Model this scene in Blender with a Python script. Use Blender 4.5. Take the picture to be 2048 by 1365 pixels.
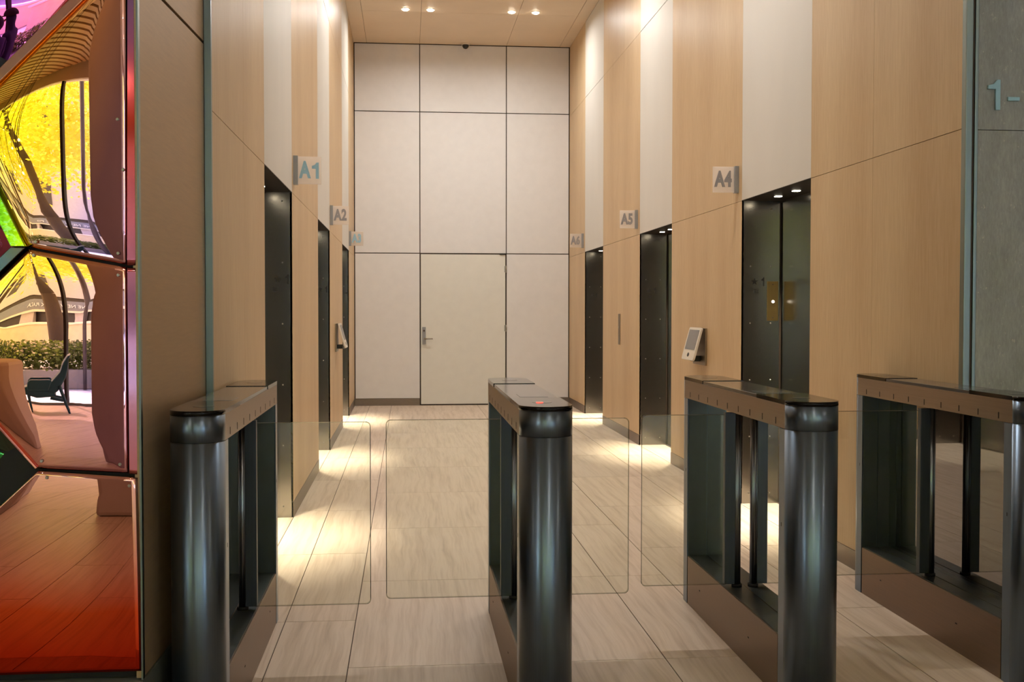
import bpy, bmesh, math, random
from mathutils import Vector, Matrix
random.seed(7)
S = bpy.context.scene
COL = S.collection
PI = math.pi
for o in list(bpy.data.objects):
    bpy.data.objects.remove(o)

# ------------------------------------------------------------------ camera
cd = bpy.data.cameras.new('camera'); cam = bpy.data.objects.new('camera', cd); COL.objects.link(cam)
S.camera = cam
cd.sensor_width = 36.0
cd.lens = 2221.2 / 2048 * 36.0
cd.clip_end = 500
yaw, pitch, roll = .0941, .0276, .0007
Fv = Vector((math.sin(yaw) * math.cos(pitch), math.cos(yaw) * math.cos(pitch), -math.sin(pitch)))
Rv = Vector((math.cos(yaw), -math.sin(yaw), 0)); Uv = Rv.cross(Fv)
R2 = Rv * math.cos(roll) + Uv * math.sin(roll); U2 = Uv * math.cos(roll) - Rv * math.sin(roll)
M = Matrix((R2, U2, -Fv)).transposed().to_4x4(); M.translation = (0, 0, 1.38)
cam.matrix_world = M

# ------------------------------------------------------------------ world, sun, exposure
S.view_settings.view_transform = 'Standard'
S.view_settings.look = 'None'
S.view_settings.gamma = 1
S.view_settings.exposure = 0.0
S.view_settings.use_curve_mapping = False
W = bpy.data.worlds.new('world'); S.world = W; W.use_nodes = True
wn = W.node_tree.nodes; wl = W.node_tree.links
bg = wn['Background']
sky = wn.new('ShaderNodeTexSky'); sky.sky_type = 'NISHITA'; sky.sun_disc = False
sky.sun_elevation = math.radians(48); sky.sun_rotation = math.radians(215)
wl.new(sky.outputs[0], bg.inputs[0]); bg.inputs[1].default_value = 1.6
sl = bpy.data.lights.new('sun', 'SUN'); sl.energy = 17; sl.angle = math.radians(1.0); sl.color = (1, .98, .94)
sun = bpy.data.objects.new('sun', sl); COL.objects.link(sun)
sun.rotation_euler = Vector((.45, .62, -.9)).to_track_quat('-Z', 'Y').to_euler()
S.cycles.max_bounces = 8
S.cycles.diffuse_bounces = 4
S.cycles.glossy_bounces = 5
S.cycles.transparent_max_bounces = 16
S.cycles.sample_clamp_indirect = 4.0

SPOT_NICHE = 240.0      # elevator soffit lamps, W
SPOT_HALL = 15.5       # hall ceiling lamps, W
SPOT_LOBBY = 11.0      # added lobby fill lamps, W

# ------------------------------------------------------------------ materials
def lin(c):
    return tuple((x / 12.92 if x <= .04045 else ((x + .055) / 1.055) ** 2.4) for x in c)
def srgb(r, g, b):
    return lin((r / 255, g / 255, b / 255)) + (1,)
def newmat(name):
    m = bpy.data.materials.new(name); m.use_nodes = True
    return m, m.node_tree.nodes, m.node_tree.links, m.node_tree.nodes['Principled BSDF']
def noise(n, l, vec, scale, detail=3, rough=.5):
    t = n.new('ShaderNodeTexNoise'); t.inputs['Scale'].default_value = scale
    t.inputs['Detail'].default_value = detail; t.inputs['Roughness'].default_value = rough
    l.new(vec, t.inputs['Vector']); return t.outputs['Fac']
def mapping(n, l, vec, scale=(1, 1, 1), rot=(0, 0, 0)):
    mp = n.new('ShaderNodeMapping'); mp.inputs['Scale'].default_value = scale
    mp.inputs['Rotation'].default_value = rot; l.new(vec, mp.inputs['Vector']); return mp.outputs['Vector']
def ramp(n, l, fac, stops):
    r = n.new('ShaderNodeValToRGB'); e = r.color_ramp.elements
    while len(e) > len(stops): e.remove(e[-1])
    while len(e) < len(stops): e.new(1)
    for q, (p, c) in zip(e, stops): q.position = p; q.color = c
    l.new(fac, r.inputs[0]); return r.outputs[0]
def mixc(n, l, fac, a, b, mode='MIX'):
    m = n.new('ShaderNodeMix'); m.data_type = 'RGBA'; m.blend_type = mode
    for s, v in ((m.inputs[0], fac), (m.inputs[6], a), (m.inputs[7], b)):
        if isinstance(v, bpy.types.NodeSocket): l.new(v, s)
        else: s.default_value = v
    return m.outputs[2]
def math_(n, l, op, a, b=0.0):
    m = n.new('ShaderNodeMath'); m.operation = op
    for s, v in ((m.inputs[0], a), (m.inputs[1], b)):
        if isinstance(v, bpy.types.NodeSocket): l.new(v, s)
        else: s.default_value = v
    return m.outputs[0]
def bump(n, l, h, strength, dist, p):
    b = n.new('ShaderNodeBump'); b.inputs['Strength'].default_value = strength; b.inputs['Distance'].default_value = dist
    l.new(h, b.inputs['Height']); l.new(b.outputs[0], p.inputs['Normal'])
def plain(name, col, rough=.5, metal=0.0, var=.06, scale=6, stretch=(1, 1, 1), spec=None, coat=0):
    """a surface with slight procedural mottling"""
    m, n, l, p = newmat(name)
    tc = n.new('ShaderNodeTexCoord')
    v = mapping(n, l, tc.outputs['Object'], stretch)
    f = noise(n, l, v, scale, 4)
    d = tuple(x * (1 - var) for x in col[:3]) + (1,); e = tuple(min(1, x * (1 + var)) for x in col[:3]) + (1,)
    l.new(ramp(n, l, f, [(.3, d), (.7, e)]), p.inputs['Base Color'])
    p.inputs['Roughness'].default_value = rough; p.inputs['Metallic'].default_value = metal
    if spec is not None: p.inputs['Specular IOR Level'].default_value = spec
    if coat: p.inputs['Coat Weight'].default_value = coat; p.inputs['Coat Roughness'].default_value = .08
    return m
def wood_mat(name, light, dark, rough=.40):
    m, n, l, p = newmat(name)
    tc = n.new('ShaderNodeTexCoord')
    fine = noise(n, l, mapping(n, l, tc.outputs['Object'], (55, 55, 1.6)), 3.0, 5, .65)
    broad = noise(n, l, mapping(n, l, tc.outputs['Object'], (1.6, 1.6, .25)), 1.6, 2)
    speck = noise(n, l, mapping(n, l, tc.outputs['Object'], (22, 22, 2.5)), 3, 3)
    f = math_(n, l, 'ADD', math_(n, l, 'MULTIPLY', fine, .42), math_(n, l, 'MULTIPLY', broad, .38))
    f = math_(n, l, 'ADD', f, math_(n, l, 'MULTIPLY', speck, .20))
    c = ramp(n, l, f, [(.34, dark), (.64, light)])
    oi = n.new('ShaderNodeObjectInfo')
    c = mixc(n, l, .5, c, ramp(n, l, oi.outputs['Random'], [(0, (.92, .9, .88, 1)), (1, (1, 1, 1, 1))]), 'MULTIPLY')
    l.new(c, p.inputs['Base Color']); p.inputs['Roughness'].default_value = rough
    p.inputs['Specular IOR Level'].default_value = .2
    bump(n, l, fine, .08, .001, p)
    return m
def stone_tile(name, light, mid, dark, rough=.42):
    m, n, l, p = newmat(name)
    tc = n.new('ShaderNodeTexCoord'); oi = n.new('ShaderNodeObjectInfo')
    add = n.new('ShaderNodeVectorMath'); add.operation = 'ADD'
    cmb = n.new('ShaderNodeCombineXYZ')
    l.new(math_(n, l, 'MULTIPLY', oi.outputs['Random'], 37.0), cmb.inputs[0]); l.new(math_(n, l, 'MULTIPLY', oi.outputs['Random'], 91.0), cmb.inputs[1])
    l.new(tc.outputs['Object'], add.inputs[0]); l.new(cmb.outputs[0], add.inputs[1])
    # warp the veins a little, then stretch them along the length of the tile
    wv = n.new('ShaderNodeTexNoise'); wv.inputs['Scale'].default_value = 1.8; wv.inputs['Detail'].default_value = 2
    l.new(add.outputs[0], wv.inputs['Vector'])
    sc = n.new('ShaderNodeVectorMath'); sc.operation = 'SCALE'; sc.inputs['Scale'].default_value = .055
    l.new(wv.outputs['Color'], sc.inputs[0])
    ad2 = n.new('ShaderNodeVectorMath'); ad2.operation = 'ADD'; l.new(add.outputs[0], ad2.inputs[0]); l.new(sc.outputs[0], ad2.inputs[1])
    v1 = mapping(n, l, ad2.outputs[0], (15, .62, 1), (0, 0, .05))
    f1 = noise(n, l, v1, 1.5, 6, .62)
    f2 = noise(n, l, mapping(n, l, ad2.outputs[0], (46, 1.1, 1), (0, 0, .06)), 1.6, 3, .6)
    f = math_(n, l, 'ADD', math_(n, l, 'MULTIPLY', f1, .7), math_(n, l, 'MULTIPLY', f2, .3))
    c = ramp(n, l, f, [(.28, dark), (.44, mid), (.56, light), (.80, mid)])
    c = mixc(n, l, .6, c, ramp(n, l, oi.outputs['Random'], [(0, (.88, .87, .87, 1)), (1, (1, 1, 1, 1))]), 'MULTIPLY')
    l.new(c, p.inputs['Base Color']); p.inputs['Roughness'].default_value = rough
    l.new(math_(n, l, 'ADD', math_(n, l, 'MULTIPLY', f2, .12), rough - .05), p.inputs['Roughness'])
    return m
def steel_mat(name, col, rough=.3, aniso=.0, streak=(1, 1, 90), metal=1.0):
    m, n, l, p = newmat(name)
    tc = n.new('ShaderNodeTexCoord')
    f = noise(n, l, mapping(n, l, tc.outputs['Object'], streak), 4, 4, .7)
    d = tuple(x * .86 for x in col[:3]) + (1,)
    l.new(ramp(n, l, f, [(.3, d), (.7, col)]), p.inputs['Base Color'])
    p.inputs['Metallic'].default_value = metal
    l.new(math_(n, l, 'ADD', math_(n, l, 'MULTIPLY', f, .08), rough), p.inputs['Roughness'])
    p.inputs['Anisotropic'].default_value = aniso
    if aniso:
        p.inputs['Anisotropic Rotation'].default_value = .25
        gm = n.new('ShaderNodeNewGeometry'); cr = n.new('ShaderNodeVectorMath'); cr.operation = 'CROSS_PRODUCT'; cr.inputs[1].default_value = (0, 0, 1)
        l.new(gm.outputs['Normal'], cr.inputs[0]); l.new(cr.outputs[0], p.inputs['Tangent'])
    return m
def glass_mat(name, tint, ior=1.5, refl=1.0, base=0.0):
    m, n, l, p = newmat(name); n.remove(p)
    out = [x for x in n if x.type == 'OUTPUT_MATERIAL'][0]
    tr = n.new('ShaderNodeBsdfTransparent'); tr.inputs[0].default_value = tint
    gl = n.new('ShaderNodeBsdfGlossy'); gl.inputs['Roughness'].default_value = .015; gl.inputs[0].default_value = (1, 1, 1, 1)
    fr = n.new('ShaderNodeFresnel'); fr.inputs[0].default_value = ior
    mx = n.new('ShaderNodeMixShader')
    l.new(math_(n, l, 'ADD', math_(n, l, 'MULTIPLY', fr.outputs[0], refl), base), mx.inputs[0])
    l.new(tr.outputs[0], mx.inputs[1]); l.new(gl.outputs[0], mx.inputs[2]); l.new(mx.outputs[0], out.inputs[0])
    return m
def emit_mat(name, col, strength):
    m, n, l, p = newmat(name)
    p.inputs['Base Color'].default_value = col
    p.inputs['Emission Color'].default_value = col; p.inputs['Emission Strength'].default_value = strength
    return m
def film_mat(name, stops, axis=(0, 0, 1), lo=0, hi=1, rough=.0, extra=None, dirty=.03):
    """dichroic mirror film: a metal whose tint drifts across the sheet and with the viewing angle"""
    m, n, l, p = newmat(name)
    tc = n.new('ShaderNodeTexCoord')
    dt = n.new('ShaderNodeVectorMath'); dt.operation = 'DOT_PRODUCT'; dt.inputs[1].default_value = axis
    l.new(tc.outputs['Object'], dt.inputs[0])
    wob = noise(n, l, tc.outputs['Object'], 2.2, 2)
    v = math_(n, l, 'ADD', dt.outputs['Value'], math_(n, l, 'MULTIPLY', wob, (hi - lo) * .25))
    mr = n.new('ShaderNodeMapRange'); mr.inputs[1].default_value = lo; mr.inputs[2].default_value = hi
    l.new(v, mr.inputs[0])
    l.new(ramp(n, l, mr.outputs[0], stops), p.inputs['Base Color'])
    p.inputs['Metallic'].default_value = 1; p.inputs['Roughness'].default_value = rough
    return m

MAT = {}
MAT['wood'] = wood_mat('oak_veneer', srgb(216, 190, 150), srgb(194, 162, 122))
MAT['wood_white'] = plain('white_panel_glass', srgb(218, 213, 204), .45, spec=.12, var=.02, scale=3, stretch=(1, 1, .4))
MAT['back_white'] = plain('white_back_panel', srgb(230, 227, 224), .42, var=.02, scale=8)
MAT['door_white'] = plain('white_door_paint', srgb(228, 226, 216), .45, var=.02, scale=8)
MAT['backing'] = plain('dark_bronze_backing', srgb(70, 56, 44), .6, .2)
MAT['ceiling'] = plain('beige_ceiling_paint', srgb(236, 215, 188), .5, var=.02, scale=3)
MAT['ceiling_gap'] = plain('ceiling_joint', srgb(150, 124, 92), .8)
MAT['tile'] = stone_tile('veined_limestone', srgb(222, 204, 184), srgb(208, 188, 166), srgb(178, 157, 134))
MAT['tile_dark'] = stone_tile('veined_limestone_dark', srgb(178, 160, 140), srgb(160, 141, 120), srgb(130, 112, 94))
MAT['joint'] = plain('dark_floor_joint', srgb(84, 68, 52), .8)
MAT['dark_metal'] = plain('blackened_steel', srgb(150, 146, 140), .20, 1.0, var=.03)
MAT['dark_door'] = plain('blackened_door_steel', srgb(124, 118, 110), .20, 1.0, var=.03)
MAT['soffit'] = steel_mat('bronze_soffit', srgb(70, 62, 56), .35, streak=(4, 4, 4))
MAT['base_metal'] = steel_mat('bronze_baseboard', srgb(140, 128, 118), .38, streak=(4, 4, 20))
MAT['screw'] = steel_mat('screw_steel', srgb(176, 170, 160), .25, streak=(4, 4, 4))
MAT['mark'] = plain('dark_relief_mark', srgb(38, 36, 34), .5)
MAT['brass'] = steel_mat('brass_plate', srgb(168, 140, 90), .3, streak=(60, 60, 1))
MAT['steel'] = steel_mat('brushed_steel_post', srgb(114, 130, 148), .28, aniso=.85, streak=(70, 70, .6))
MAT['steel_flat'] = steel_mat('brushed_steel_panel', srgb(160, 142, 124), .34, streak=(30, .7, 30))
MAT['steel_grey'] = steel_mat('grey_steel_inner', srgb(92, 98, 98), .34, streak=(2, 2, 2), metal=.8)
MAT['top_plate'] = plain('grey_glossy_top', srgb(96, 94, 92), .12, .3, var=.03)
MAT['black_glass'] = plain('black_glass_cap', srgb(14, 13, 13), .10, var=.2, spec=.22)
MAT['rubber'] = plain('black_gap', srgb(14, 13, 12), .7)
MAT['column_metal'] = steel_mat('dark_grey_column', srgb(72, 78, 84), .36, streak=(40, 40, 1), metal=.7)
MAT['tube'] = steel_mat('pivot_tube', srgb(140, 146, 154), .25, streak=(40, 40, 1))
MAT['screen'] = plain('reader_screen', srgb(112, 118, 124), .1, var=.05)
MAT['red_lamp'] = emit_mat('red_scanner', (1, .05, .03, 1), 3.0)
MAT['glass'] = glass_mat('clear_wing_glass', (.968, .978, .950, 1), 1.5, 1.0, .0)
MAT['glass_edge'] = glass_mat('glass_edge', (.74, .77, .70, 1), 1.5, 1.0, .06)
MAT['glass_pane'] = glass_mat('grey_infill_glass', (.66, .70, .62, 1), 1.6, 1.6, .10)
MAT['win_glass'] = glass_mat('window_glass', (.93, .96, .95, 1), 1.45, .8)
MAT['acrylic'] = plain('frosted_acrylic', srgb(250, 238, 226), .25, var=.02)
def frost(m):
    n, l = m.node_tree.nodes, m.node_tree.links; p = n['Principled BSDF']; out = [x for x in n if x.type == 'OUTPUT_MATERIAL'][0]
    tl = n.new('ShaderNodeBsdfTranslucent'); tl.inputs[0].default_value = (1, .95, .90, 1)
    tr = n.new('ShaderNodeBsdfTransparent'); a = n.new('ShaderNodeMixShader'); b = n.new('ShaderNodeMixShader')
    a.inputs[0].default_value = .6; b.inputs[0].default_value = .3
    l.new(p.outputs[0], a.inputs[1]); l.new(tl.outputs[0], a.inputs[2]); l.new(a.outputs[0], b.inputs[1]); l.new(tr.outputs[0], b.inputs[2]); l.new(b.outputs[0], out.inputs[0])
frost(MAT['acrylic'])
MAT['sign_metal'] = plain('sign_bracket', srgb(150, 150, 150), .4, .2)
MAT['letter'] = steel_mat('letter_steel_blue', srgb(160, 200, 216), .4, streak=(3, 3, 3), metal=.1)
MAT['letter_grey'] = steel_mat('letter_steel_grey', srgb(156, 152, 152), .4, streak=(3, 3, 3), metal=.1)
MAT['white_plastic'] = plain('white_plastic', srgb(226, 218, 202), .35, var=.02)
MAT['kiosk_screen'] = plain('kiosk_screen', srgb(110, 106, 106), .2, var=.04)
MAT['kiosk_plate'] = steel_mat('kiosk_plate', srgb(150, 134, 116), .35, streak=(10, 10, 1))
MAT['panel_bronze'] = steel_mat('champagne_metal_panel', srgb(178, 150, 116), .42, streak=(2, 2, 30), metal=.45)
MAT['trim_metal'] = steel_mat('corner_trim_steel', srgb(132, 146, 146), .3, streak=(10, 10, .6))
MAT['plinth'] = plain('grey_plinth_stone', srgb(104, 108, 100), .35, var=.06)
MAT['lamp_lens'] = emit_mat('lamp_lens', (1, .86, .66, 1), 40)
MAT['niche_lens'] = emit_mat('niche_lens', (1, .88, .66, 1), 14)
MAT['lamp_ring'] = plain('lamp_ring', srgb(225, 210, 190), .3)
MAT['black'] = plain('black_plastic', srgb(20, 18, 17), .25)
MAT['lobby_wall'] = plain('lobby_wall_plaster', srgb(206, 196, 190), .6, var=.05, scale=2)
MAT['slat'] = plain('ceiling_slat_wood', srgb(176, 140, 108), .5, stretch=(8, 1, 8))
MAT['dark'] = plain('dark_void', srgb(30, 26, 24), .8)
MAT['sun_block_roof'] = plain('roof_concrete', srgb(120, 118, 114), .8)

def concrete():
    m, n, l, p = newmat('grey_stone_wall')
    tc = n.new('ShaderNodeTexCoord')
    big = noise(n, l, mapping(n, l, tc.outputs['Object'], (2.5, 2.5, .9)), 2.4, 5, .6)
    fine = noise(n, l, mapping(n, l, tc.outputs['Object'], (60, 60, 14)), 2, 4, .7)
    pits = noise(n, l, mapping(n, l, tc.outputs['Object'], (16, 16, 9)), 3, 6, .75)
    f = math_(n, l, 'ADD', math_(n, l, 'MULTIPLY', big, .55), math_(n, l, 'MULTIPLY', fine, .45))
    c = ramp(n, l, f, [(.33, srgb(130, 130, 124)), (.55, srgb(154, 155, 150)), (.72, srgb(174, 175, 168))])
    c = mixc(n, l, ramp(n, l, pits, [(.62, (0, 0, 0, 1)), (.70, (1, 1, 1, 1))]), c, srgb(202, 194, 178))
    l.new(c, p.inputs['Base Color']); p.inputs['Roughness'].default_value = .55
    bump(n, l, math_(n, l, 'ADD', fine, pits), .25, .002, p)
    return m
MAT['stone'] = concrete()

# ------------------------------------------------------------------ mesh helpers
def bx(bm, x0, x1, y0, y1, z0, z1, mi=0):
    vs = [bm.verts.new(v) for v in ((x0, y0, z0), (x1, y0, z0), (x1, y1, z0), (x0, y1, z0), (x0, y0, z1), (x1, y0, z1), (x1, y1, z1), (x0, y1, z1))]
    fs = [bm.faces.new([vs[i] for i in q]) for q in ((3, 2, 1, 0), (4, 5, 6, 7), (0, 1, 5, 4), (1, 2, 6, 5), (2, 3, 7, 6), (3, 0, 4, 7))]
    for f in fs: f.material_index = mi
    return vs, fs
def prism(bm, pts, z0, z1, mi=0, smooth_sides=False):
    """vertical prism over a counter-clockwise outline of (x, y)"""
    a = [bm.verts.new((x, y, z0)) for x, y in pts]; b = [bm.verts.new((x, y, z1)) for x, y in pts]
    bm.faces.new(list(reversed(a))).material_index = mi; bm.faces.new(b).material_index = mi
    n = len(pts)
    for i in range(n):
        f = bm.faces.new((a[i], a[(i + 1) % n], b[(i + 1) % n], b[i])); f.material_index = mi
        f.smooth = smooth_sides
def extr(bm, pts3, d, mi=0):
    """extrude a planar 3-D outline by the vector d"""
    d = Vector(d); a = [bm.verts.new(p) for p in pts3]; b = [bm.verts.new(Vector(p) + d) for p in pts3]
    bm.faces.new(list(reversed(a))).material_index = mi; bm.faces.new(b).material_index = mi
    n = len(a)
    for i in range(n): bm.faces.new((a[i], a[(i + 1) % n], b[(i + 1) % n], b[i])).material_index = mi
def cyl(bm, p, q, r0, r1=None, n=16, mi=0, smooth=True, cap=True):
    r1 = r0 if r1 is None else r1
    p, q = Vector(p), Vector(q); d = (q - p).normalized()
    u = d.orthogonal().normalized(); v = d.cross(u)
    A = [bm.verts.new(p + (u * math.cos(t) + v * math.sin(t)) * r0) for t in (2 * PI * i / n for i in range(n))]
    B = [bm.verts.new(q + (u * math.cos(t) + v * math.sin(t)) * r1) for t in (2 * PI * i / n for i in range(n))]
    for i in range(n):
        f = bm.faces.new((A[i], A[(i + 1) % n], B[(i + 1) % n], B[i])); f.smooth = smooth; f.material_index = mi
    if cap:
        bm.faces.new(list(reversed(A))).material_index = mi; bm.faces.new(B).material_index = mi
def mesh(name, bm, mats, norm=True):
    if norm: bmesh.ops.recalc_face_normals(bm, faces=bm.faces)
    me = bpy.data.meshes.new(name); bm.to_mesh(me); bm.free()
    for m in (mats if isinstance(mats, (list, tuple)) else [mats]): me.materials.append(MAT[m] if isinstance(m, str) else m)
    return me
def link(name, me, parent=None, loc=(0, 0, 0), rot=(0, 0, 0)):
    o = bpy.data.objects.new(name, me); COL.objects.link(o)
    if parent: o.parent = parent
    o.location = loc; o.rotation_euler = rot
    return o
def obj(name, bm, mats, parent=None, loc=(0, 0, 0), rot=(0, 0, 0), bevel=0, norm=True):
    o = link(name, mesh(name, bm, mats, norm), parent, loc, rot)
    if bevel:
        b = o.modifiers.new('bevel', 'BEVEL'); b.width = bevel; b.segments = 2; b.limit_method = 'ANGLE'; b.angle_limit = math.radians(40)
    return o
def box(name, x0, x1, y0, y1, z0, z1, mat, parent=None, bevel=0, kind=None, label=None):
    bm = bmesh.new(); bx(bm, x0, x1, y0, y1, z0, z1)
    o = obj(name, bm, mat, parent, bevel=bevel)
    if kind: o['kind'] = kind
    if label: o['label'] = label
    return o
def tag(o, label, cat, group=None, kind=None):
    o['label'] = label; o['category'] = cat
    if group: o['group'] = group
    if kind: o['kind'] = kind
    return o
def thing(name, label, cat, loc=(0, 0, 0), rz=0, group=None):
    o = bpy.data.objects.new(name, None); COL.objects.link(o); o.empty_display_size = .1
    o.location = loc; o.rotation_euler = (0, 0, rz); return tag(o, label, cat, group)
def struct(o): o['kind'] = 'structure'; return o
def text(name, body, size, depth, mat, parent, loc, rot, sx=1.0, offset=0.0, align='CENTER'):
    c = bpy.data.curves.new(name, 'FONT'); c.body = body; c.size = size; c.extrude = depth; c.offset = offset
    c.align_x = align; c.align_y = 'CENTER'; c.resolution_u = 3
    tmp = bpy.data.objects.new(name, c); COL.objects.link(tmp)
    bpy.context.view_layer.update()
    me = bpy.data.meshes.new_from_object(tmp.evaluated_get(bpy.context.evaluated_depsgraph_get()))
    bpy.data.objects.remove(tmp)
    me.transform(Matrix.Diagonal((sx, 1, 1, 1))); me.materials.clear(); me.materials.append(MAT[mat])
    return link(name, me, parent, loc, rot)
ONE = [(.10, -.36), (.24, -.36), (.24, .36), (.13, .36), (.06, .25), (-.08, .21), (-.08, .09), (.10, .08)]
def glyph_one(name, size, depth, mat, parent, loc, rot, sx=1.0):
    bm = bmesh.new(); extr(bm, [(x * size * sx, y * size, -depth) for x, y in ONE], (0, 0, 2 * depth))
    return obj(name, bm, mat, parent, loc, rot)
def lamp(name, kind, parent, loc, energy, color, size=.06, spot=None, blend=.5, aim=None):
    ld = bpy.data.lights.new(name, kind); ld.energy = energy; ld.color = color
    if kind == 'AREA': ld.shape = 'DISK'; ld.size = size
    if kind == 'SPOT': ld.spot_size = math.radians(spot); ld.spot_blend = blend; ld.shadow_soft_size = size
    o = bpy.data.objects.new(name, ld); COL.objects.link(o); o.parent = parent; o.location = loc
    if aim: o.rotation_euler = Vector(aim).to_track_quat('-Z', 'Y').to_euler()
    return o

# ------------------------------------------------------------------ sizes of the place
A = .7566          # left wall stands at x = -A
B = 2.3654         # right wall
D = 16.1387        # back wall
H = 5.2114         # hall ceiling
HS = 2.1584        # head of the elevator openings and first panel joint
H2 = 4.21          # second panel joint
NR = .29           # depth of the elevator niches
LOP = [(6.0404, 7.4693), (9.6072, 11.0501), (13.1777, 14.6418)]
ROP = [(6.3600, 7.7152), (9.8076, 11.1884), (13.3175, 14.7009)]
L0, R0 = 4.4072, 4.5590
G = .004           # half of a panel joint

# ------------------------------------------------------------------ floor
fl = struct(box('floor', -14.2, 9.2, -9.6, 17.0, -.25, -.004, 'joint'))
def tile(x0, x1, y0, y1, mat='tile'):
    g = .0022
    bm = bmesh.new(); bx(bm, x0 + g - (x0 + x1) / 2, x1 - g - (x0 + x1) / 2, y0 + g - (y0 + y1) / 2, y1 - g - (y0 + y1) / 2, -.02, 0)
    obj('tile', bm, mat, fl, loc=((x0 + x1) / 2, (y0 + y1) / 2, 0))
TH = 3.77
cols = [(-A, -.54, .0), (-.54, -.23, .0), (-.23, 1.017, .66), (1.017, 1.327, .66), (1.327, 1.96, 0.0), (1.96, B, .0)]
for x0, x1, off in cols:
    ys = [TH] + [4.95 - off + 1.37 * k for k in range(0, 9)]
    ys = [y for y in ys if y < D - .2] + [D]
    ys = sorted(ys)
    for y0, y1 in zip(ys[:-1], ys[1:]): tile(x0, x1, y0, y1)
for lo, hi in LOP: tile(-A - NR, -A, lo, hi)
for lo, hi in ROP: tile(B, B + NR, lo, hi)
xs = [-.23]
pat = [.31, .31, .625, .31, .31, .625, 1.25]
k = 0
while xs[0] > -13.2: xs.insert(0, xs[0] - pat[k % 7]); k += 1
for x in (1.017, 1.327, 1.96, 3.2, 3.51, 4.76, 6.0, 7.26): xs.append(x)
xs = [-14.2] + xs + [9.2]
for i, (x0, x1) in enumerate(zip(xs[:-1], xs[1:])):
    y = -9.5; n = 0
    yy = [-9.5 + (.7 if i % 2 else 1.4) + 1.9 * j for j in range(0, 8)]
    ys = [-9.5] + [q for q in yy if q < 2.0] + [2.4, TH]
    for y0, y1 in zip(ys[:-1], ys[1:]): tile(x0, x1, y0, y1, 'tile_dark' if y1 > TH - .01 else 'tile')  # darker limestone tone only on the row next to the hall
struct(box('floor_right', B + .02, 9.2, TH, 4.53, -.02, 0, 'tile_dark'))

# ------------------------------------------------------------------ hall walls
def side_wall(side):
    s = -1 if side == 'left' else 1
    w0 = A if side == 'left' else B
    ops = LOP if side == 'left' else ROP
    y_start = L0 if side == 'left' else R0
    X = lambda d0, d1: (s * (w0 + d0), s * (w0 + d1)) if s > 0 else (s * (w0 + d1), s * (w0 + d0))
    edges = [y_start] + [v for o in ops for v in o] + [D]
    bm = bmesh.new()
    piers = [(edges[i], edges[i + 1]) for i in range(0, len(edges), 2)]
    x0, x1 = X(.012, .6)
    for i, (a, b) in enumerate(piers):
        bx(bm, x0, x1, a + (.004 if i == 0 else .02), b - (.02 if i < 3 else 0), 0, HS + .02)
    for a, b in ops: bx(bm, *X(NR + .05, .6), a - .02, b + .02, 0, HS + .02)
    bx(bm, x0, x1, y_start, D + .1, HS + .02, H + .3)
    wall = struct(obj('wall_' + side, bm, 'backing'))
    px0, px1 = X(0, .014)
    cuts = {0: [5.292] if side == 'left' else [5.487]}
    for i, (a, b) in enumerate(piers):
        seg = [a] + cuts.get(i, []) + [b]
        for p, q in zip(seg[:-1], seg[1:]):
            e0 = 0 if p == a else .0012; e1 = 0 if q == b else .0012
            for z0, z1 in ((.105, HS), (HS, H2), (H2, H)):
                box('wood_panel', px0, px1, p + e0, q - e1, z0 + (.0016 if z0 > .2 else 0), z1 - .0016, 'wood', wall)
        bb = box('baseboard_' + side, *X(-.002, .012), a, b, 0, .103, 'base_metal'); struct(bb)
    for a, b in ops:
        for z0, z1 in ((HS, H2), (H2, H)):
            box('white_panel', px0 if s > 0 else px0, px1, a + G / 2, b - G / 2, z0 + .004, z1 - .004, 'wood_white', wall)
    return wall
side_wall('left'); side_wall('right')

# back wall with its door
bm = bmesh.new(); bx(bm, -A - .6, B + .6, D + .03, D + .3, 0, H + .3)
wb = struct(obj('wall_back', bm, 'backing'))
C1, C2 = .186, 1.4385
HD = 2.204
g = .0065
for x0, x1, zs in ((-A + .006, C1, (.105, HD, 4.24, H - .002)), (C1, C2, (HD, 4.24, H - .002)), (C2, B - .006, (.105, HD, 4.24, H - .002))):
    for z0, z1 in zip(zs[:-1], zs[1:]):
        box('panel', x0 + g, x1 - g, D, D + .03, z0 + (g if z0 > .2 else 0), z1 - g, 'back_white', wb, bevel=.002)
struct(box('baseboard_back', -A, C1 - g, D - .004, D + .03, 0, .103, 'base_metal'))
struct(box('baseboard_back', C2 + g, B, D - .004, D + .03, 0, .103, 'base_metal'))
dr = struct(box('door_1', C1 + .012, C2 - .014, D - .003, D + .03, .018, HD - .012, 'door_white', bevel=.002))
box('threshold', C1, C2, D + .005, D + .03, 0, .012, 'backing', dr)
pl = box('lock_plate', .216, .268, D - .013, D - .003, .885, 1.138, 'sign_metal', dr, bevel=.003, label='grey steel escutcheon plate')
bm = bmesh.new(); cyl(bm, (.247, D - .013, .968), (.247, D - .055, .968), .014); cyl(bm, (.243, D - .055, .968), (.368, D - .055, .968), .012, .009)
obj('lever_handle', bm, 'screw', dr)
bm = bmesh.new(); cyl(bm, (.243, D - .013, 1.085), (.243, D - .021, 1.085), .013)
obj('lock_cylinder', bm, 'backing', dr)
for z in (1.12, .25, 1.98):
    bm = bmesh.new(); cyl(bm, (C2 - .002, D - .012, z - .05), (C2 - .002, D - .012, z + .05), .009); bx(bm, C2 - .028, C2 - .002, D - .008, D - .003, z - .045, z + .045)
    obj('hinge', bm, 'screw', dr)
box('closer_arm', C2 - .1, C2 - .012, D - .02, D - .004, HD - .014, HD - .002, 'rubber', dr)

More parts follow.
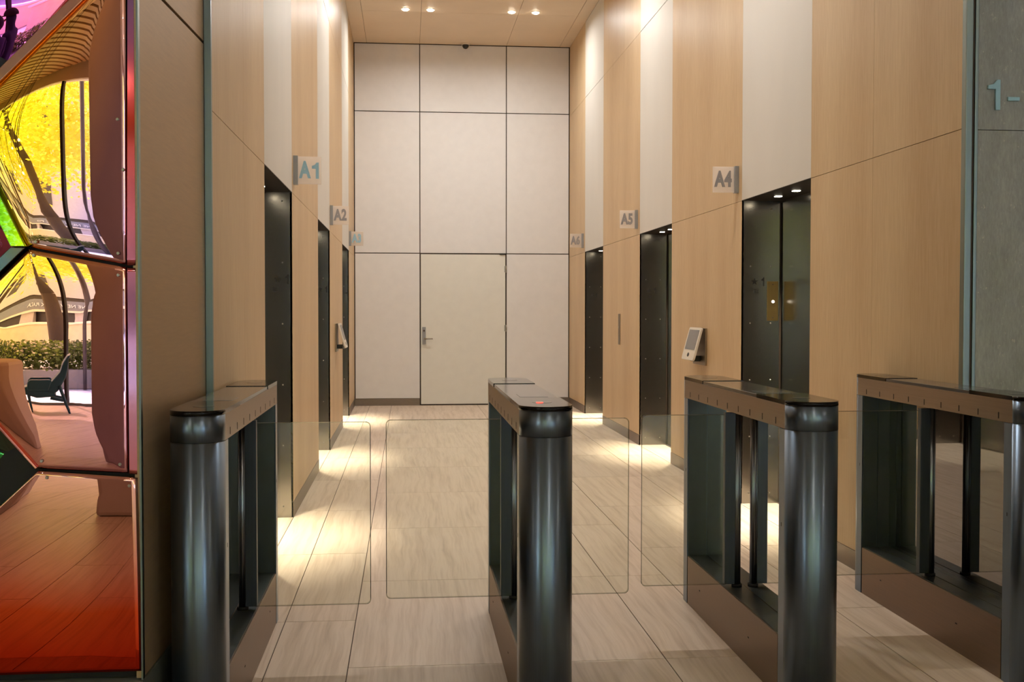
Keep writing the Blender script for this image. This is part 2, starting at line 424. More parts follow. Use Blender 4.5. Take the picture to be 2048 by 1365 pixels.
# hall ceiling
ce = struct(box('ceiling', -A - .6, B + .6, 4.40, D + .3, H + .012, H + .3, 'ceiling_gap'))
cx = [-A, -.57, .186, 1.4385, 2.215, B]
cy = [4.4, 7.25, 10.82, 14.42, D - .012]
for i in range(5):
    for j in range(4):
        e = .0025
        if i in (0, 4):
            if j: continue
            box('ceiling_panel', cx[i] + (e if i else 0), cx[i + 1] - (0 if i else e), 4.4, D - .012, H, H + .012, 'ceiling', ce)
        else:
            box('ceiling_panel', cx[i] + e, cx[i + 1] - e, cy[j] + e, cy[j + 1] - e, H, H + .012, 'ceiling', ce)
struct(box('trim_1', -A - .1, B + .1, 4.26, 4.40, 4.3, H + .3, 'lobby_wall'))

# recessed lamps of the hall ceiling
k = 0
where = {14.3: 'in front of the white back wall', 10.75: 'over the middle of the hall', 7.1: 'over the front of the hall'}
side = ['leftmost', 'second from the left', 'third from the left', 'rightmost']
for yy in (14.3, 10.75, 7.1):
    for i, xx in enumerate((-.014, .303, 1.343, 1.653)):
        t = thing('recessed_downlight', 'ceiling downlight %s, %s in its row' % (where[yy], side[i]), 'ceiling light', (xx, yy, H), 0, 'recessed hall downlights')
        bm = bmesh.new()
        n = 24
        for r0, r1, z0, z1 in ((.062, .050, -.003, -.004), (.062, .062, 0, -.003), (.050, .046, -.004, .0)):
            a = [bm.verts.new((r0 * math.cos(2 * PI * q / n), r0 * math.sin(2 * PI * q / n), z0)) for q in range(n)]
            b = [bm.verts.new((r1 * math.cos(2 * PI * q / n), r1 * math.sin(2 * PI * q / n), z1)) for q in range(n)]
            for q in range(n): bm.faces.new((a[q], a[(q + 1) % n], b[(q + 1) % n], b[q]))
        obj('trim_ring', bm, 'lamp_ring', t)
        bm = bmesh.new(); bmesh.ops.create_uvsphere(bm, u_segments=16, v_segments=8, radius=.042)
        bmesh.ops.scale(bm, vec=(1, 1, .35), verts=bm.verts)
        for f in bm.faces: f.smooth = True
        obj('lens', bm, 'lamp_lens', t, loc=(0, 0, -.006))
        lamp('hall_lamp', 'AREA', t, (0, 0, -.03), SPOT_HALL, (1, .985, .96), .09, aim=(0, 0, -1)).data.spread = math.radians(168)
# security camera dome
t = thing('dome_camera', 'small black dome camera on the ceiling edge above the white back wall', 'security camera', (.842, D - .085, H))
bm = bmesh.new(); cyl(bm, (0, 0, 0), (0, 0, -.02), .066, .058, 24); obj('base', bm, 'lamp_ring', t)
bm = bmesh.new(); bmesh.ops.create_uvsphere(bm, u_segments=20, v_segments=12, radius=.047)
for f in bm.faces: f.smooth = True
obj('dome', bm, 'black', t, loc=(0, 0, -.03))

# ------------------------------------------------------------------ elevators
star = []
for i in range(10):
    r = .027 if i % 2 == 0 else .0115
    star.append((r * math.sin(2 * PI * i / 10), r * math.cos(2 * PI * i / 10)))
screw_bm = bmesh.new(); bmesh.ops.create_uvsphere(screw_bm, u_segments=8, v_segments=6, radius=.0052)
screw_me = mesh('screw', screw_bm, 'screw')
def elevator(s, lo, hi, sign, n):
    """the niche in local space: x runs into the wall, y along it"""
    wx = B if s > 0 else -A
    t = thing('elevator', 'elevator opening with dark steel jambs beside the %s sign' % sign, 'elevator', (wx, (lo + hi) / 2, 0), 0, 'elevator openings')
    hw = (hi - lo) / 2
    def lb(name, x0, x1, y0, y1, z0, z1, mat, parent=t, bevel=0):
        if s < 0: x0, x1 = -x1, -x0
        return box(name, x0, x1, y0, y1, z0, z1, mat, parent, bevel)
    jf = lb('jamb', .001, NR - .012, hw, hw + .02, 0, HS + .018, 'dark_metal')
    jn = lb('jamb', .001, NR - .012, -hw - .02, -hw, 0, HS + .018, 'dark_metal')
    lb('soffit', .001, NR, -hw, hw, HS + .001, HS + .019, 'soffit')
    for y0, y1 in ((-hw + .004, -.0015), (.0015, hw - .004)):
        lb('door_panel', NR, NR + .04, y0, y1, .006, HS - .012, 'dark_door', bevel=.001)
    lb('track', NR - .004, NR + .03, -hw, hw, HS - .012, HS + .001, 'rubber')
    lb('sill', NR - .02, NR + .05, -hw, hw, -.002, .004, 'base_metal')
    for xx in (.065, NR - .075):
        for j in range(6):
            for yy, jb in ((hw - .001, jf), (-hw + .001, jn)):
                link('screw', screw_me, jb, (s * xx, yy, .075 + .405 * j))
    for q in (-.30, .052, .405):
        bm = bmesh.new(); bx(bm, -.021, .021, -.021, .021, -.003, .002)
        lens = obj('lamp_lens', bm, 'niche_lens', t, loc=(s * .155, q - .05, HS))
        lamp('niche_lamp', 'SPOT', lens, (0, 0, -.012), SPOT_NICHE, (1, .90, .70), .02, 60, 1.0, (s * .08, 0, -1))
    # star, figure 1 and raised dots cast on both jambs
    for yy, jb, ry in ((hw - .0005, jf, 0), (-hw + .0005, jn, PI)):
        bm = bmesh.new(); c = 1 if ry == 0 else -1
        extr(bm, [(s * .095 + c * px, yy, 1.585 + pz) for px, pz in star], (0, -.002 * c, 0)); obj('star', bm, 'mark', jb)
        glyph_one('figure', .085, .001, 'mark', jb, (s * .095 + c * .055, yy - .001 * c, 1.585), (PI / 2, 0, 0 if c > 0 else PI), .8)
        bm = bmesh.new()
        for a in range(4):
            for b in range(3): bx(bm, s * .11 + (a - 2) * .009, s * .11 + (a - 2) * .009 + .0055, yy - .003 if c > 0 else yy, yy if c > 0 else yy + .003, 1.505 + b * .011, 1.5115 + b * .011)
        obj('braille', bm, 'mark', jb)
    return t
names = [('A1', -1, LOP[0]), ('A2', -1, LOP[1]), ('A3', -1, LOP[2]), ('A4', 1, ROP[0]), ('A5', 1, ROP[1]), ('A6', 1, ROP[2])]
for i, (nm, s, (lo, hi)) in enumerate(names): elevator(s, lo, hi, nm, i)

# brass call plate on the jamb of A4
t = thing('call_plate', 'tall brass plate with a lit white button on the dark jamb beside A4', 'call button', (B + .228, ROP[0][1], 1.4475))
box('plate', -.041, .041, -.006, 0, -.14, .14, 'brass', t, bevel=.0015)
bm = bmesh.new(); cyl(bm, (0, -.006, -.004), (0, -.012, -.004), .014, None, 20); obj('collar', bm, 'screw', t)
bm = bmesh.new(); cyl(bm, (0, -.0125, -.004), (0, -.015, -.004), .0105, None, 20); obj('button', bm, emit_mat('button_white', (1, .93, .82, 1), 1.2), t, )
for z in (.118, -.118):
    bm = bmesh.new(); cyl(bm, (0, -.006, z), (0, -.0075, z), .004); obj('screw', bm, 'backing', t)
# steel strip on the right wall
t = thing('call_strip', 'narrow vertical steel strip on the oak pier between A5 and A6', 'call button', (B, 12.262, 1.17))
box('plate', -.006, 0, -.052, .052, -.172, .172, 'kiosk_plate', t, bevel=.001)
bm = bmesh.new(); cyl(bm, (-.006, 0, .02), (-.011, 0, .02), .016); obj('button', bm, 'screw', t)

# ------------------------------------------------------------------ elevator signs
def sign(nm, s, y, lab):
    wx = B if s > 0 else -A
    t = thing('elevator_sign', lab, 'sign', (wx, y, 2.318), 0, 'elevator number signs')
    X = lambda a, b: (-b, -a) if s > 0 else (a, b)
    box('bracket', *X(0, .030), -.024, .024, -.096, .096, 'sign_metal', t, bevel=.001)
    box('plate', *X(.026, .185), -.007, .007, -.092, .092, 'acrylic', t, bevel=.002)
    c = -.107 if s > 0 else .107
    mat = 'letter' if nm in ('A1', 'A3') else 'letter_grey'
    for ch, off in ((nm[0], -.031), (nm[1], .031)):
        if ch == '1': glyph_one('letter', .150, .004, mat, t, (c + off - .004, -.012, -.002), (PI / 2, 0, 0), .95)
        else: text('letter', ch, .150, .004, mat, t, (c + off, -.012, -.002), (PI / 2, 0, 0), .66, .0065)
sign('A1', -1, 7.578, 'square frosted wall sign lettered A1, nearest on the left wall')
sign('A2', -1, 11.115, 'square frosted wall sign lettered A2, middle one on the left wall')
sign('A3', -1, 14.70, 'square frosted wall sign lettered A3, farthest on the left wall')
sign('A4', 1, 7.811, 'square frosted wall sign lettered A4, nearest on the right wall')
sign('A5', 1, 11.305, 'square frosted wall sign lettered A5, middle one on the right wall')
sign('A6', 1, 14.828, 'square frosted wall sign lettered A6, farthest on the right wall')

# ------------------------------------------------------------------ touch panels on the piers
def kiosk(s, y, lab):
    wx = B if s > 0 else -A
    t = thing('touch_panel', lab, 'touch panel', (wx, y, 1.09), 0 if s > 0 else PI, 'wall touch panels')
    # local: the hall lies towards -x
    box('back_plate', -.016, 0, -.19, .19, -.148, .148, 'kiosk_plate', t, bevel=.002)
    box('arm', -.075, -.016, -.06, .06, -.12, -.075, 'black', t, bevel=.004)
    a = math.radians(15)
    h = .27; th = .016
    bm = bmesh.new()
    r = .022; w = .185
    pts = []
    for cxx, czz, t0 in ((w - r, r, -90), (w - r, h - r, 0), (-w + r, h - r, 90), (-w + r, r, 180)):
        for q in range(5):
            an = math.radians(t0 + 22.5 * q); pts.append((cxx + r * math.cos(an), czz + r * math.sin(an)))
    def P(yy, zz, d): return (-.030 - math.sin(a) * (h - zz) - d * math.cos(a), yy, -.122 + zz * math.cos(a) + .010 + d * math.sin(a))
    extr(bm, [P(yy, zz, 0) for yy, zz in pts], Vector(P(0, 0, th)) - Vector(P(0, 0, 0)))
    case = obj('case', bm, 'white_plastic', t, bevel=.002)
    bm = bmesh.new(); extr(bm, [P(yy, zz, th) for yy, zz in ((-.15, .085), (.15, .085), (.15, .25), (-.15, .25))], Vector(P(0, 0, .002)) - Vector(P(0, 0, 0)))
    obj('screen', bm, 'kiosk_screen', case)
    bm = bmesh.new(); extr(bm, [P(.027 * math.cos(2 * PI * q / 20), .043 + .017 * math.sin(2 * PI * q / 20), th) for q in range(20)], Vector(P(0, 0, .003)) - Vector(P(0, 0, 0)))
    obj('button', bm, 'black', case)
kiosk(1, 8.80, 'white tilted touch panel with grey screen on the right oak pier between A4 and A5')
kiosk(-1, 11.98, 'white tilted touch panel seen edge-on on the left oak pier between A2 and A3')

# ------------------------------------------------------------------ turnstiles
def arc(cx_, cy_, r, a0, a1, n):
    return [(cx_ + r * math.cos(math.radians(a0 + (a1 - a0) * i / n)), cy_ + r * math.sin(math.radians(a0 + (a1 - a0) * i / n))) for i in range(n + 1)]
HL = .70
def stadium(w, y0, y1, ins=0, front=True, rear=True):
    r = w / 2 - ins
    p = []
    p += arc(0, -HL, r, 180, 360, 24) if front else [(-r, y0), (r, y0)]
    p += arc(0, HL, r, 0, 180, 24) if rear else [(r, y1), (-r, y1)]
    return p
def turnstile(cx_, cy_, w, wl, wr, pane, lab):
    t = thing('turnstile', lab, 'turnstile', (cx_, cy_, 0), 0, 'row of steel turnstiles')
    r = w / 2; fy = HL - .055
    for sgn in (-1, 1):
        # rounded end post: half cylinder with a short flat flange
        if sgn < 0: out = arc(0, -HL, r, 180, 360, 28) + [(r, -fy), (r - .004, -fy), (-r + .004, -fy), (-r, -fy)]
        else: out = arc(0, HL, r, 0, 180, 28) + [(-r, fy), (r, fy)]
        bm = bmesh.new(); prism(bm, out, .0, .9655, smooth_sides=False)
        for f in bm.faces:
            if abs(f.normal.z) < .5 and len(f.verts) == 4 and abs(f.calc_center_median().y) > HL + .0005: f.smooth = True
        bm.normal_update()
        for f in bm.faces:
            c = f.calc_center_median()
            f.smooth = abs(f.normal.z) < .5 and abs(c.y) > HL
        post = obj('end_post', bm, 'steel', t)
        # dark inner face of the post, in two leaves
        for x0, x1 in ((-r + .006, -.001), (.002, r - .006)):
            y0, y1 = (-fy, -fy + .004) if sgn < 0 else (fy - .004, fy)
            box('inner_face', x0, x1, y0, y1, .224, .9655, 'steel_grey', post)
        for xx in (-r, r):
            box('screw_slot', xx - .0006, xx + .0006, sgn * (HL - .028) - .002, sgn * (HL - .028) + .002, .62, .634, 'rubber', post)
    # plinth
    bm = bmesh.new(); bx(bm, -r + .001, r - .001, -fy + .008, fy - .008, 0, .224)
    pl = obj('plinth', bm, 'steel_plinth', t, bevel=.001)
    box('gap_filler', -r + .006, r - .006, -fy, fy, .002, .222, 'rubber', pl)
    for yy in (-.30, .42):
        for xx in (-r + .001, r - .001):
            box('screw_slot', xx - .0008, xx + .0008, yy - .007, yy + .007, .112, .117, 'rubber', pl)
    box('plinth_top', -r + .008, -.002, -fy + .004, fy - .004, .224, .2265, 'steel_grey', t)
    box('plinth_top', .003, r - .008, -fy + .004, fy - .004, .224, .2265, 'steel_grey', t)
    # rail
    bm = bmesh.new(); prism(bm, stadium(w, -HL, HL), .967, 1.0512)
    bm.normal_update()
    for f in bm.faces: f.smooth = abs(f.normal.z) < .5 and abs(f.calc_center_median().y) > HL
    for f in bm.faces: f.material_index = 1 if f.smooth else 0
    rail = obj('rail', bm, ['steel_rail', 'steel'], t)
    for j in range(9):
        yy = -.605 + .1505 * j
        for xx in (-r, r): box('slot', xx - .0006, xx + .0006, yy - .0035, yy + .0035, .976, 1.000, 'rubber', rail)
    bm = bmesh.new(); bx(bm, -r + .0015, r - .0015, -.385, .385, 1.0515, 1.0645)
    tp = obj('top_plate', bm, 'top_plate', t, bevel=.0015)
    box('reader_window', -r * .55, r * .6, -.345, -.20, 1.0645, 1.0652, 'screen', tp)
    for sgn in (-1, 1):
        rr = r + .0006
        out = (arc(0, -HL, rr, 180, 360, 28) + [(rr, -.385), (-rr, -.385)]) if sgn < 0 else (arc(0, HL, rr, 0, 180, 28) + [(-rr, .385), (rr, .385)])
        bm = bmesh.new(); prism(bm, out, 1.0515, 1.0668); bm.normal_update()
        for f in bm.faces: f.smooth = abs(f.normal.z) < .5 and abs(f.calc_center_median().y) > HL
        cap = obj('end_cap', bm, 'black_glass', t)
        bm = bmesh.new(); cyl(bm, (0, sgn * .60, 1.0668), (0, sgn * .60, 1.0673), .034, None, 24)
        obj('scanner_ring', bm, 'top_plate', cap)
    # pivots with the glass wings
    yw = .045
    for sgn, wing in ((-1, wl), (1, wr)):
        if not wing: continue
        e = sgn * (r - .002)
        x0, x1 = sorted((e, sgn * (r - .046)))
        br = box('pivot_bracket', x0, x1, yw - .016, yw + .016, .240, .957, 'column_metal', t, bevel=.002)
        bm = bmesh.new(); cyl(bm, (sgn * (r - .058), yw, .2265), (sgn * (r - .058), yw, .9655), .0145, None, 20)
        for q in (-.010, 0, .010): cyl(bm, (sgn * (r - .058) + q, yw - .0135, .24), (sgn * (r - .058) + q, yw - .0135, .955), .0022, None, 8)
        obj('pivot_tube', bm, 'tube', t)
        bm = bmesh.new(); cyl(bm, (sgn * (r - .058), yw, .2265), (sgn * (r - .058), yw, .238), .022, None, 20); obj('pivot_foot', bm, 'rubber', t)
        if wing:
            # rounded glass leaf
            rad = .018; xa = r - .010; xb = r - .002 + wing; z0 = .236; z1 = .948
            pts = [(xa, z0)] + [(xb - rad + rad * math.cos(math.radians(q)), z0 + rad + rad * math.sin(math.radians(q))) for q in range(-90, 1, 15)] + \
                  [(xb - rad + rad * math.cos(math.radians(q)), z1 - rad + rad * math.sin(math.radians(q))) for q in range(0, 91, 15)] + [(xa, z1)]
            mx, mz = (xa + xb) / 2, (z0 + z1) / 2; ch_ = .0028
            ins = [(px - math.copysign(ch_, px - mx), pz - math.copysign(ch_, pz - mz)) for px, pz in pts]
            bm = bmesh.new()
            L = [[bm.verts.new((sgn * px, yw + dy, pz)) for px, pz in q] for q, dy in ((ins, -.005), (pts, -.0025), (pts, .0025), (ins, .005))]
            bm.faces.new(L[0]); bm.faces.new(list(reversed(L[3])))
            for u_, v_ in zip(L[:-1], L[1:]):
                for i in range(len(pts)):
                    bm.faces.new((u_[i], u_[(i + 1) % len(pts)], v_[(i + 1) % len(pts)], v_[i])).material_index = 1
            obj('glass_wing', bm, ['glass', 'glass_edge'], t)
    if pane:
        xx = pane * (r - .012)
        box('glass_pane', xx - .003, xx + .003, -fy + .004, fy - .004, .2265, .9655, 'glass_pane', t)
    return t
MAT['steel_plinth'] = steel_mat('brushed_steel_plinth', srgb(132, 112, 96), .34, streak=(30, .7, 30))
MAT['steel_rail'] = steel_mat('brushed_steel_rail', srgb(158, 144, 130), .3, streak=(30, .7, 30))
turnstile(-.660, 4.285, .170, 0, .435, -1, 'leftmost turnstile, against the bronze panel beside the mirror wall')
t1 = turnstile(.4570, 4.355, .178, .455, .345, 0, 'middle turnstile with a grey top and red scanner light, in front of the white door')
turnstile(1.404, 4.460, .186, .350, .300, 0, 'see-through turnstile, second from the right, in front of elevator A4')
turnstile(2.2835, 4.570, .153, .385, 0, 1, 'rightmost turnstile, close against the oak wall and grey stone')
bm = bmesh.new(); cyl(bm, (-.010, -.62, 1.0668), (-.010, -.62, 1.0682), .012, None, 16); obj('scanner_light', bm, 'red_lamp', t1)['label'] = 'small red scanner light'

# ------------------------------------------------------------------ left: bronze panel, trim post, plinth
PY0, PY1 = 3.43, 4.39
wl_ = struct(box('wall_front_left', -14.2, -.84, 3.50, 4.6, 0, 5.5, 'backing'))
bm = bmesh.new()
def slab(bm, z0a, z0b, z1a, z1b):
    """thin panel between the mirror corner (near) and the trim post (far)"""
    n = Vector((1, -.02, 0)).normalized() * -.02
    a = (-.800, PY0 + .004); b = (-.776, PY1)
    extr(bm, [(a[0], a[1], z0a), (b[0], b[1], z0b), (b[0], b[1], z1b), (a[0], a[1], z1a)], n)
slab(bm, .262, .262, 2.38, 2.402); obj('bronze_panel', bm, 'panel_bronze', wl_, bevel=.001)
bm = bmesh.new(); slab(bm, 2.392, 2.414, 4.3, 4.3); obj('bronze_panel', bm, 'panel_bronze', wl_, bevel=.001)
bm = bmesh.new(); extr(bm, [(-.835, PY0 + .06, 0), (-.80, PY1, 0), (-.80, PY1, 4.3), (-.835, PY0 + .06, 4.3)], (-.03, 0, 0)); obj('backing', bm, 'rubber', wl_)
struct(box('trim_2', -.776, -.749, 4.385, 4.4072, 0, H, 'trim_metal'))
box('groove', -.7775, -.7745, 4.383, 4.386, 0, H, 'rubber', bpy.data.objects['trim_2'])
bm = bmesh.new(); prism(bm, [(-14.2, 3.415), (-.796, 3.415), (-.774, PY1), (-.774, 4.40), (-14.2, 4.40)], 0, .258)
pt = obj('plinth', bm, 'plinth'); struct(pt)

# right: trim post and grey stone wall facing the camera
wr_ = struct(box('wall_front_right', 2.41, 9.2, 4.552, 5.2, 0, 5.5, 'joint'))
for z0, z1 in ((0, HS - .012), (HS - .009, 4.3)):
    for x0, x1 in ((2.412, 4.8), (4.804, 7.2), (7.204, 9.2)): box('stone_slab', x0, x1, 4.53, 4.56, z0, z1, 'stone', wr_)
tr = struct(box('trim_3', 2.354, 2.384, 4.520, 4.559, 0, H, 'trim_metal', bevel=.003))
box('groove', 2.384, 2.396, 4.532, 4.559, 0, H, 'backing', tr)
box('edge_strip', 2.396, 2.411, 4.524, 4.559, 0, H, 'trim_metal', tr, bevel=.002)
t = thing('wall_number', 'raised metal figure 1 and dash on the grey stone wall', 'sign', (2.478, 4.53, 2.295))
bm = bmesh.new()
extr(bm, [(q[0], -.004, q[1]) for q in ((.006, -.064), (.026, -.064), (.026, .064), (.012, .064), (-.002, .046), (-.028, .040), (-.028, .024), (.006, .024))], (0, -.010, 0))
obj('figure', bm, 'letter', t, bevel=.001)
box('dash', .060, .112, -.014, -.004, -.024, -.008, 'letter', t, bevel=.001)

# ------------------------------------------------------------------ mirror wall of dichroic film
Yf = 3.43
YEL = srgb(255, 222, 60); ORA = srgb(255, 190, 110); PNK = srgb(232, 150, 130); MAU = srgb(176, 120, 122); RED = srgb(200, 60, 30); RED2 = srgb(170, 40, 26)
MAT['film1'] = film_mat('film_yellow_pink', [(0, srgb(255, 216, 40)), (.35, srgb(255, 196, 76)), (.62, srgb(255, 178, 104)), (.85, srgb(236, 176, 156)), (1, srgb(208, 156, 166))], (1, 0, -.30), -1.86, -1.38)
MAT['film2'] = film_mat('film_orange_mauve', [(0, srgb(255, 196, 96)), (.4, srgb(255, 176, 120)), (.7, srgb(246, 176, 160)), (1, srgb(214, 150, 164))], (.9, 0, -.6), -2.0, -1.35)
MAT['film3'] = film_mat('film_red', [(0, srgb(240, 170, 160)), (.35, srgb(236, 176, 152)), (.6, srgb(230, 140, 120)), (.78, srgb(226, 84, 44)), (1, srgb(206, 54, 26))], (0, 0, -1), -.90, -.24)
MAT['film5'] = film_mat('film_magenta_blue', [(0, srgb(60, 90, 220)), (.35, srgb(220, 90, 170)), (1, srgb(240, 120, 130))], (1, 0, .3), -.75, -.2)
MAT['film6'] = film_mat('film_pink', [(0, srgb(240, 110, 120)), (1, srgb(170, 90, 120))], (0, 0, -1), -1.8, -1.45)
MAT['film_green'] = film_mat('film_green', [(0, srgb(30, 210, 110)), (.5, srgb(60, 170, 90)), (1, srgb(190, 220, 40))], (1, 0, 0), -1.3, -1.1)
MAT['film_dark'] = film_mat('film_dark_green', [(0, srgb(60, 110, 96)), (1, srgb(90, 80, 70))], (1, 0, 0), -1.3, -1.1, rough=.05)
MAT['film_strip'] = film_mat('film_mauve_strip', [(0, srgb(200, 110, 100)), (.3, srgb(150, 100, 110)), (.8, srgb(176, 60, 40)), (1, srgb(130, 90, 120))], (0, 0, 1), .9, 2.5, rough=.08)
MAT['film_beam'] = film_mat('film_rose_beam', [(0, srgb(190, 150, 140)), (1, srgb(230, 170, 140))], (1, 0, 0), -1.3, -.8, rough=.12)
art = thing('mirror_wall', 'faceted wall sculpture of yellow, pink and red mirror film at the left edge', 'mirror', (0, Yf, 0))
def facet(name, pts, mat, amp=.002, tx=0.0, tz=0.0, y=0.0, power=6, rings=14, n_edge=10):
    """a gently pillowed mirror sheet over an outline in the x-z plane of the wall"""
    ring = []
    m = len(pts)
    for i in range(m):
        a, b = pts[i], pts[(i + 1) % m]
        for k in range(n_edge): ring.append((a[0] + (b[0] - a[0]) * k / n_edge, a[1] + (b[1] - a[1]) * k / n_edge))
    cx_ = sum(p[0] for p in ring) / len(ring); cz_ = sum(p[1] for p in ring) / len(ring)
    bm = bmesh.new(); rows = []
    def Y(x, z, q): return y + tx * (x - cx_) + tz * (z - cz_) + amp * (q ** power)
    c = bm.verts.new((cx_, Y(cx_, cz_, 0), cz_))
    for j in range(1, rings + 1):
        q = (j / rings) ** .6
        rows.append([bm.verts.new((cx_ + (px - cx_) * q, Y(cx_ + (px - cx_) * q, cz_ + (pz - cz_) * q, q), cz_ + (pz - cz_) * q)) for px, pz in ring])
    N = len(ring)
    for i in range(N):
        bm.faces.new((c, rows[0][i], rows[0][(i + 1) % N])).smooth = True
        for j in range(rings - 1):
            bm.faces.new((rows[j][i], rows[j + 1][i], rows[j + 1][(i + 1) % N], rows[j][(i + 1) % N])).smooth = True
    # edge turned back so the sheet has a thickness
    back = [bm.verts.new((v.co.x, v.co.y + .012, v.co.z)) for v in rows[-1]]
    for i in range(N): bm.faces.new((rows[-1][i], back[i], back[(i + 1) % N], rows[-1][(i + 1) % N]))
    bm.faces.new(back)
    return obj(name, bm, mat, art)
def bar(name, pts, mat, y0, y1):
    bm = bmesh.new(); extr(bm, [(x, y0, z) for x, z in pts], (0, y1 - y0, 0)); return obj(name, bm, mat, art, bevel=.002)
box('back_board', -2.6, -.802, .03, .07, .26, 3.2, 'rubber', art)
facet('facet', [(-.831, 2.42), (-.839, 1.517), (-1.125, 1.568), (-1.256, 1.846), (-1.283, 1.96)], 'film1', .0035, 0, -.022)
facet('facet', [(-.852, 2.44), (-1.34, 1.94), (-1.62, 1.935), (-1.609, 2.716), (-.849, 2.746)], 'film5', .001, -.09, -.154)
facet('facet', [(-1.285, 1.824), (-1.168, 1.568), (-1.289, 1.447), (-1.6, 1.45), (-1.6, 1.83)], 'film6', .002, .05, .1, .02)
facet('facet', [(-1.125, 1.561), (-.839, 1.508), (-.839, .888), (-1.101, .905), (-1.293, 1.13), (-1.29, 1.392)], 'film2', .0035, 0, .0)
facet('facet', [(-1.293, 1.13), (-1.105, .908), (-1.295, .994), (-1.6, 1.13)], 'film_dark', .001, .1, -.2)
facet('facet', [(-1.295, .990), (-1.105, .902), (-1.36, .655), (-1.7, .66), (-1.7, .99)], 'film_green', .001, .25, -.25)
facet('facet', [(-1.101, .898), (-.811, .874), (-.801, .285), (-1.75, .285), (-1.75, .655), (-1.361, .655)], 'film3', .0012, 0, 0)
facet('side_strip', [(-.827, 2.42), (-.811, 2.42), (-.812, 1.514), (-.835, 1.514)], 'film_strip', 0, .4, 0, power=2)
facet('side_strip', [(-.835, 1.507), (-.812, 1.507), (-.812, .883), (-.834, .887)], 'film_strip', 0, .4, 0, power=2)
bar('seam_beam', [(-.852, 2.44), (-1.34, 1.94), (-1.283, 1.96), (-.831, 2.42)][::-1], 'film_beam', -.018, .02)
bar('seam_beam', [(-.852, 2.44), (-.80, 2.49), (-.78, 2.47), (-.831, 2.42)][::-1], 'film_green', -.018, .02)
bar('cell_rim', [(-1.256, 1.846), (-1.285, 1.824), (-1.168, 1.568), (-1.125, 1.568)], 'film_green', -.015, .02)
bar('cell_rim', [(-1.125, 1.565), (-1.168, 1.566), (-1.289, 1.447), (-1.29, 1.401)], 'film_dark', -.015, .02)
bar('cell_rim', [(-1.293, 1.135), (-1.101, .908), (-1.107, .904), (-1.298, 1.128)], 'film3', -.006, .02)
for x, z in ((-1.10, 1.583), (-1.106, 1.543), (-.862, 1.55), (-.862, 1.485), (-.86, 1.95), (-.845, 1.8), (-.862, .915), (-1.09, .928), (-1.075, .878), (-.835, .85), (-.90, 2.40), (-.985, 2.41)):
    bm = bmesh.new(); cyl(bm, (x, .0, z), (x, -.005, z), .0055, .004, 10); obj('screw', bm, 'screw', art)
box('corner_edge', -.802, -.7965, -.012, .012, .262, 4.3, 'trim_metal', art)

# ------------------------------------------------------------------ the lobby behind the camera (seen in the mirrors and the steel)
LC = 4.3
lc = struct(box('ceiling_lobby', -14.2, 9.2, -9.6, 4.40, LC + .05, LC + .25, 'dark'))
box('ceiling_board', -14.2, -7.2, -9.4, 4.26, LC, LC + .05, 'ceiling', lc)
box('ceiling_board', -2.2, 9.2, -9.4, 4.26, LC, LC + .05, 'ceiling', lc)
box('ceiling_board', -7.2, -2.2, -3.0, 4.26, LC, LC + .05, 'ceiling', lc)
for i in range(42):
    x = -7.16 + .118 * i
    box('slat', x, x + .075, -9.3, -3.0, LC, LC + .04, 'slat', lc)
struct(box('sun_block_roof', -14.4, 9.4, -9.7, 17.2, 5.55, 5.8, 'sun_block_roof'))  # unseen slab added above the ceilings to block the sun
struct(box('wall_lobby_left', -14.4, -14.2, -9.7, 17.2, 0, 5.6, 'lobby_wall'))
struct(box('wall_lobby_right', 9.2, 9.4, -9.7, 17.2, 0, 5.6, 'lobby_wall'))
struct(box('trim_4', -14.2, 9.2, -9.7, -9.4, 4.07, 5.6, 'lobby_wall'))
wi = struct(box('window_1', -14.2, 9.2, -9.54, -9.48, 0, .04, 'trim_metal'))
box('pane', -14.2, 9.2, -9.516, -9.504, .04, 4.07, 'win_glass', wi)
for i in range(15):
    x = -4.84 - 1.65 * 5 + 1.65 * i
    box('mullion', x - .018, x + .018, -9.56, -9.44, .04, 4.07, 'rubber', wi)
# square lobby columns
for i, (x0, y0) in enumerate(((-2.05, -1.5), (4.2, -3.0), (-8.9, -6.0))):
    c = struct(box('column_%s' % ['one', 'two', 'three'][i], x0, x0 + .75, y0, y0 + .75, 0, LC, 'lobby_wall', bevel=.03))
# reception counter
bm = bmesh.new(); prism(bm, [(-6.5, -2.7), (-3.35, -2.7), (-3.18, -2.62), (-3.1, -2.45), (-3.1, -2.05), (-3.18, -1.93), (-3.35, -1.9), (-6.5, -1.9)], 0, .98)
tag(obj('reception_counter', bm, 'lobby_wall', bevel=.03), 'rounded pale counter reflected in the pink mirror', 'counter')
